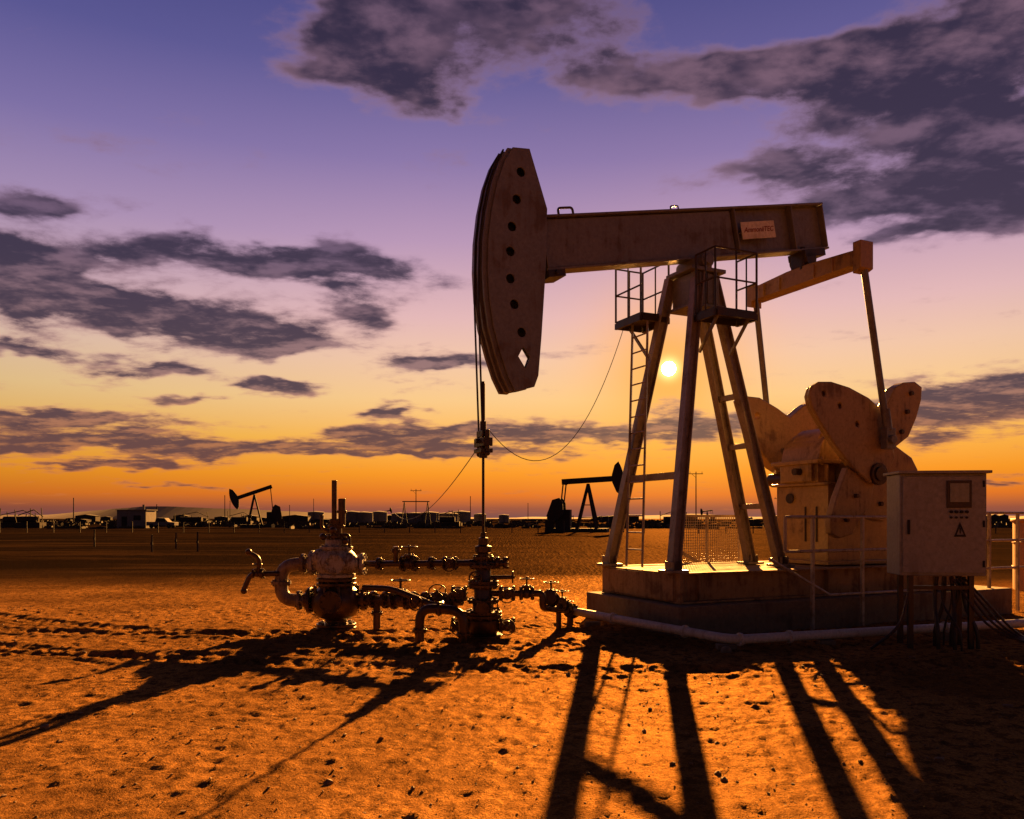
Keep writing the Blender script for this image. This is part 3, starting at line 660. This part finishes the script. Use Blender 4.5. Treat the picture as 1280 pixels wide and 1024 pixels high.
# ------------------------------------------------------------------ control cabinet
KY = 10.3; kc = empty("electrical_control_cabinet", (5.6, KY, 0))
th = math.radians(-7); KX = Vector((math.cos(th), math.sin(th), 0)); KN = Vector((-math.sin(th), math.cos(th), 0))
def kp(px_, py_, off=0):
    c_ = Vector((5.56, KY, 0)); u = (px_-640)/1000
    t = (u*c_.y-c_.x)/(KX.x-u*KX.y); q = c_+KX*t; z_ = H+(648-py_)/1000*q.y
    return Vector((q.x, q.y, z_))-KN*off
kl, kr = kp(1125, 720), kp(1234, 720); kt = kp(1180, 592).z; kb = kp(1180, 720).z; cc = (kl+kr)/2; wd = (kr-kl).length/2
bb = B(); bb.obox(Vector((cc.x, cc.y, (kt+kb)/2))+KN*.26, (KX, KN, UP), (wd, .25, (kt-kb)/2)); bb.done("cabinet_body", M_cab, kc, .012)
bb = B(); bb.obox(Vector((cc.x, cc.y, kt+.018))+KN*.24, (KX, KN, UP), (wd+.035, .31, .018)); bb.obox(Vector((cc.x, cc.y, (kt+kb)/2))-KN*.004, (KX, KN, UP), (wd-.03, .012, (kt-kb)/2-.035)); bb.done("roof_and_door", M_cab, kc, .006)
bb = B(); q = (kp(1185, 603, .022)+kp(1211, 633, .022))/2; bb.obox(q, (KX, KN, UP), (.15, .012, .175)); bb.done("meter_frame", M_dark, kc, .004)
bb = B(); bb.obox(q-KN*.014+UP*.02, (KX, KN, UP), (.115, .006, .12)); bb.done("meter_window", M_screen, kc)
bb = B()
for i in range(4): bb.cyl(kp(1188+i*6.5, 640, .015), kp(1188+i*6.5, 640, .04), .02, seg=10); bb.cyl(kp(1188+i*6.5, 647, .015), kp(1188+i*6.5, 647, .035), .015, seg=10)
bb.bar(kp(1135, 650, .03), kp(1135, 668, .03), .025, .025, KN)
for yy_ in (605, 655, 705): bb.cyl(kp(1229, yy_-4, .02), kp(1229, yy_+4, .02), .014, seg=8)
tri = [kp(1199, 653, .018), kp(1192, 671, .018), kp(1207, 671, .018)]; tri2 = [kp(1199.3, 658, .018), kp(1194.8, 668.5, .018), kp(1204.2, 668.5, .018)]
bb.plate(tri, [tri2], -KN*.006); bb.bar(kp(1199.5, 660, .02), kp(1199.5, 667, .02), .012, .006, KN)
bb.done("buttons_and_warning_sign", M_black, kc)
bb = B()
for q in (kp(1140, 720), kp(1216, 720)):
    for o_ in (.06, .42): bb.bar(Vector((q.x, q.y, -.05))+KN*o_, Vector((q.x, q.y, kb+.01))+KN*o_, .06, .06, KN)
bb.bar(kp(1140, 735)+KN*.06, kp(1216, 735)+KN*.06, .05, .05)
for i in range(7):
    q = kp(1178+i*5.5, 722)+KN*random.uniform(.1, .35); e_ = Vector((q.x+random.uniform(-.12, .25), q.y-random.uniform(-.1, .3), -.02))
    pts = [q, q-UP*.35+KX*random.uniform(-.04, .04), Vector((e_.x, e_.y, .25)), e_]; bb.pipe(pts, random.choice((.014, .02, .026)), .2, 8)
for i in range(4):
    bb.pipe([kp(1195+i*5, 724)+KN*.1, Vector((6.1+i*.1, 10.2, .25)), Vector((6.8, 9.9+i*.12, .04)), Vector((8.5, 10.1+i*.15, .03))], .016, .3, 8)
bb.pipe([kp(1142, 730)+KN*.1, Vector((5.0, 10.3, .3)), Vector((4.6, 10.25, .03))], .02, .2, 8)
bb.done("stand_and_cables", M_dark, kc)
# ------------------------------------------------------------------ ochre tank at the right edge
tk = empty("ochre_storage_tank", (13.3, 18.9, 0)); bb = B(); TK = Vector((13.3, 18.9, 0))
bb.lathe(TK, UP, [(-.1, 1.25), (1.60, 1.25), (1.63, 1.3), (1.69, 1.3), (1.8, .8), (1.85, .2)], 36)
for z_ in (.5, 1.1): bb.lathe(TK+UP*z_, UP, [(0, 1.27), (.05, 1.27)], 36)
bb.cyl(TK+UP*1.8, TK+UP*2.0, .15); bb.done("tank_shell", M_far_o, tk, .01)
# ------------------------------------------------------------------ distant field
def F(px_, Y__, z=0): return Vector(((px_-640)/1000*Y__, Y__, z))
def far_jack(name, base_, ax, sc, tilt, crank=40):
    e = empty(name, base_); a_ = Vector((ax[0], ax[1], 0)).normalized(); l_ = Vector((a_.y, -a_.x, 0)); bb = B()
    def t_(d, s, z): return base_+(a_*d+l_*s+UP*z)*sc
    bb.obox(t_(1.2, 0, .3), (a_, l_, UP), (3.4*sc, 1.1*sc, .35*sc))
    for fd_, fs in ((-1.0, -.9), (-1.0, .9), (1.2, -.5), (1.2, .5)): bb.bar(t_(fd_, fs, .6), t_(0, fs*.2, 5.5), .24*sc, .24*sc)
    for z_ in (1.8, 3.2):
        k = (5.5-z_)/4.9; bb.bar(t_(-k, -.9*k, z_), t_(-k, .9*k, z_), .1*sc, .1*sc); bb.bar(t_(-k, 0, z_), t_(1.2*k, 0, z_), .1*sc, .1*sc)
    ct, st_ = math.cos(tilt), math.sin(tilt)
    def b_(t, h, s=0): return t_(t*ct-h*st_, s, 5.9+t*st_+h*ct)
    bb.bar(b_(-3.2, 0), b_(2.9, 0), .36*sc, .6*sc)
    pr = []
    for k in range(11):
        th_ = math.radians(-28+56*k/10); pr.append((-3.9*math.cos(th_)*1.0, 3.9*math.sin(th_)))
    pr = pr+[(-3.0, 1.45), (-2.65, .4), (-2.65, -.4), (-3.05, -1.45)]
    bb.prism([b_(p_[0], p_[1], -.25) for p_ in pr], l_*.5*sc)
    for ss in (-.9, .9):
        bb.bar(b_(2.6, -.2, ss), t_(2.9, ss, 2.7), .13*sc, .13*sc)
        c_ = math.radians(crank); w_ = [(0, .3), (-.3, 0), (.2, -1.0), (.7, -1.5), (1.5, -1.0), (1.5, .9), (.8, 1.4), (.3, 1.0)]
        bb.prism([t_(2.7+p_[0]*math.cos(c_)-p_[1]*math.sin(c_), ss-.12, 2.4+p_[0]*math.sin(c_)+p_[1]*math.cos(c_)) for p_ in w_], l_*.24*sc)
    bb.bar(b_(2.6, -.2, -1), b_(2.6, -.2, 1), .25*sc, .25*sc)
    bb.obox(t_(2.7, 0, 1.5), (a_, l_, UP), (.8*sc, .6*sc, 1.2*sc)); bb.obox(t_(4.2, 0, 1.1), (a_, l_, UP), (.5*sc, .5*sc, .5*sc))
    bb.cyl(t_(-3.75, 0, 0), t_(-3.75, 0, 4.5), .05*sc, seg=6); bb.cyl(t_(-3.75, 0, 0), t_(-3.75, 0, 1.4), .2*sc, seg=8)
    bb.done("frame_beam_and_crank", M_far, e)
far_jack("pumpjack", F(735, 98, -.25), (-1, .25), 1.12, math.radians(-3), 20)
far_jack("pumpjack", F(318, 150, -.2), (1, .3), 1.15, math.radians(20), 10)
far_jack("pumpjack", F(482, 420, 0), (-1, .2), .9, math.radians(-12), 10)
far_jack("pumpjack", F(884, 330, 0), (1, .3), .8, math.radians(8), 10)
# hills
hv = []; hf = []; NX = 260
for i in range(NX):
    t = i/(NX-1); xx = -5200+10400*t
    hh = 14+26*noise.fractal(Vector((xx*.0011, 3.3, 0)), 1, 2, 5)+(18*min(1, (-600-xx)/900) if xx < -600 else 0)
    hv += [(xx, 3300, -5), (xx, 3500, max(3, hh)), (xx, 3800, -5)]
for i in range(NX-1):
    for k in (0, 1): a0 = i*3+k; hf.append((a0, a0+3, a0+4, a0+1))
hm = bpy.data.meshes.new("hills"); hm.from_pydata(hv, [], hf); hm.materials.append(mat_paint("hazy_hill_earth", (.11, .07, .08), (.10, .065, .07), .4, 1, 0, .01))
scene.collection.objects.link(bpy.data.objects.new("hills", hm))
# scrub band
vs = []; fs = []
def tuft(cx, cy, r, h):
    for k in range(9):
        an = random.uniform(0, 6.28); rr = random.uniform(0, r); px_ = cx+math.cos(an)*rr; py_ = cy+math.sin(an)*rr; w_ = r*random.uniform(.15, .4); b0 = len(vs)
        a2_ = random.uniform(0, 3.14); dx, dy = math.cos(a2_)*w_, math.sin(a2_)*w_; hh = h*random.uniform(.4, 1)
        vs.extend([(px_-dx, py_-dy, -.05), (px_+dx, py_+dy, -.05), (px_+dx*1.3, py_+dy*1.3, hh*.6), (px_+dx*.2, py_+dy*.2, hh), (px_-dx*1.2, py_-dy*1.2, hh*.7)]); fs.append(tuple(range(b0, b0+5)))
for i in range(1700):
    yy_ = 130+random.random()*480; xx_ = random.uniform(-.75, .75)*yy_
    tuft(xx_, yy_, random.uniform(.8, 3.0), random.uniform(.3, 1.1))
sm = bpy.data.meshes.new("desert_scrub"); sm.from_pydata(vs, [], fs); sm.materials.append(mat_paint("dry_scrub", (.04, .03, .022), (.03, .022, .015), .5, .9))
scene.collection.objects.link(bpy.data.objects.new("desert_scrub", sm))
for (px_, Y__, r_, h_) in [(440,270,3.0,3.8),(455,270,3.0,3.6),(474,300,3,4.0),(500,260,2.8,3.2),(519,260,2.8,3.3),(538,260,2.8,3.5),(560,270,3.4,3.3),(577,290,3.2,4.0),(395,330,3.3,4.2),(600,300,2.3,3.2),(630,280,1.8,2.8)]:
    bb = B(); q = F(px_, Y__); bb.lathe(q, UP, [(-.2, r_), (h_*.95, r_), (h_, r_*1.03), (h_*1.04, r_*.9), (h_*1.12, .2)], 24)
    for k in (.3, .6): bb.lathe(q+UP*h_*k, UP, [(0, r_*1.02), (.12, r_*1.02)], 24)
    for j in (-.2, .2): bb.bar(q+Vector((j, -r_-.1, 0)), q+Vector((j, -r_-.1, h_)), .08, .08)
    bb.done("storage_tank", M_farw)
sh = empty("white_shed", F(171, 140)); bb = B(); q = F(171, 140)
bb.obox(q+UP*1.5, (X_, Y_, UP), (2.5, 2, 1.6)); bb.obox(q+UP*3.15, (X_, Y_, UP), (2.7, 2.2, .05)); bb.cyl(q+Vector((1.2, 0, 3.1)), q+Vector((1.2, 0, 4.1)), .2); bb.done("walls_and_roof", M_farw, sh)
bb = B(); bb.obox(q+Vector((-1.2, -2.03, 1.0)), (X_, Y_, UP), (.45, .04, 1.0)); bb.obox(q+Vector((1, -2.03, 1.8)), (X_, Y_, UP), (.6, .04, .4)); bb.done("door_and_window", M_black, sh)
pt = empty("pickup_truck", F(203, 138)); q = F(203, 138); bb = B()
bb.prism([q+Vector(v_) for v_ in [(-2.4, -.9, .45), (2.4, -.9, .45), (2.45, -.9, 1.0), (1.3, -.9, 1.1), (.7, -.9, 1.75), (-.7, -.9, 1.8), (-.9, -.9, 1.1), (-2.4, -.9, 1.1)]], Y_*1.8); bb.done("body", M_farw, pt, .05)
bb = B()
for wx in (-1.5, 1.5):
    for wy in (-.95, .75): bb.cyl(q+Vector((wx, wy, .38)), q+Vector((wx, wy+.2, .38)), .38, seg=16)
bb.prism([q+Vector(v_) for v_ in [(1.1, -.92, 1.15), (.65, -.92, 1.65), (-.6, -.92, 1.68), (-.7, -.92, 1.15)]], -Y_*.02); bb.done("wheels_and_windows", M_black, pt)
for (px_, Y__, h_, cr) in [(92,170,6,0),(196,190,5,0),(281,220,8,0),(520,200,9,1),(505,230,6,0),(535,230,6,0),(870,160,11,1),(392,300,9,0),(588,230,8,0),(975,200,7,1),(362,260,6,0),(660,280,7,0)]:
    bb = B(); q = F(px_, Y__); bb.cyl(q-UP*.3, q+UP*h_, .13, .09, seg=8)
    if cr: bb.bar(q+Vector((-1.4, 0, h_-.4)), q+Vector((1.4, 0, h_-.4)), .12, .14); bb.bar(q+Vector((-.8, 0, h_-.45)), q+Vector((0, 0, h_-1.2)), .06, .06)
    for j in (-1, 0, 1): bb.cyl(q+Vector((j*.06 if not cr else j*1.2, 0, h_-.3)), q+Vector((j*.06 if not cr else j*1.2, 0, h_+.05)), .05, seg=6)
    bb.done("utility_pole", M_wood)
gt = empty("pipe_gantry", F(520, 205)); bb = B(); q = F(520, 205)
for dx in (-3, 3):
    bb.bar(q+Vector((dx-.8, 0, 0)), q+Vector((dx, 0, 6)), .18, .18); bb.bar(q+Vector((dx+.8, 0, 0)), q+Vector((dx, 0, 6)), .18, .18)
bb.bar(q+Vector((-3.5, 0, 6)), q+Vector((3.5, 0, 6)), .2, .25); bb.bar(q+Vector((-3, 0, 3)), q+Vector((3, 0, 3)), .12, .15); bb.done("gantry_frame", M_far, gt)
for (px_, Y__, ww) in [(22, 150, 3.6), (38, 140, 2.2), (300, 200, 3), (560, 170, 2.5), (700, 180, 3), (840, 150, 2.2), (240, 190, 4)]:
    bb = B(); q = F(px_, Y__); bb.obox(q+UP*.5, (X_, Y_, UP), (ww, 1, .5)); bb.cyl(q+Vector((-ww*.7, 0, 1.5)), q+Vector((ww*.6, 0, 1.5)), .55, seg=14)
    for k in range(5): bb.bar(q+Vector((-ww+k*ww*.5, 0, 0)), q+Vector((-ww+k*ww*.5+random.uniform(-.6, .6), 0, random.uniform(2, 3.6))), .12, .12)
    bb.bar(q+Vector((-ww, 0, 2.2)), q+Vector((ww*.3, 0, 3.2)), .12, .14); bb.bar(q+Vector((ww*.3, 0, 3.2)), q+Vector((ww, 0, 2.0)), .12, .14)
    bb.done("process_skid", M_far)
fe = empty("wire_fence", F(300, 90)); bb = B()
for i in range(60):
    q = Vector((-75+i*3.0, 92+3*math.sin(i*.12), 0))
    if i:
        for z_ in (.4, .8, 1.15): bb.cyl(pq+UP*z_, q+UP*z_, .012, seg=4)
    bb.cyl(q-UP*.1, q+UP*random.uniform(1.2, 1.45), .06, .05, seg=6); pq = q
bb.done("posts_and_wires", M_wood, fe)
for i, (px_, py_, hh) in enumerate([(118, 684, 1.0), (190, 690, .85), (247, 690, 1.0), (220, 686, .9)]):
    bb = B(); q = G(px_, py_); bb.cyl(q-UP*.1, q+UP*hh, .05, .04, seg=8); bb.cyl(q+UP*hh*.98, q+UP*(hh*.98+.04), .055, .03, seg=8); bb.bar(q+UP*hh*.5+Vector((-.06, -.05, 0)), q+UP*hh*.5+Vector((.06, -.05, 0)), .02, .12)
    bb.done("marker_post", M_wood)
bb = B()
for i in range(80):
    yy_ = random.uniform(300, 800); q = F(random.uniform(-100, 1380), yy_); w_ = random.uniform(1, 6); h_ = random.uniform(1.0, 3.0)
    bb.obox(q+UP*h_/2, (X_, Y_, UP), (w_, 2, h_/2)); bb.prism([q+Vector((-w_*1.05, -2.1, h_)), q+Vector((w_*1.05, -2.1, h_)), q+Vector((0, -2.1, h_*1.25))], Y_*4.2)
bb.done("distant_oilfield_buildings", M_far)
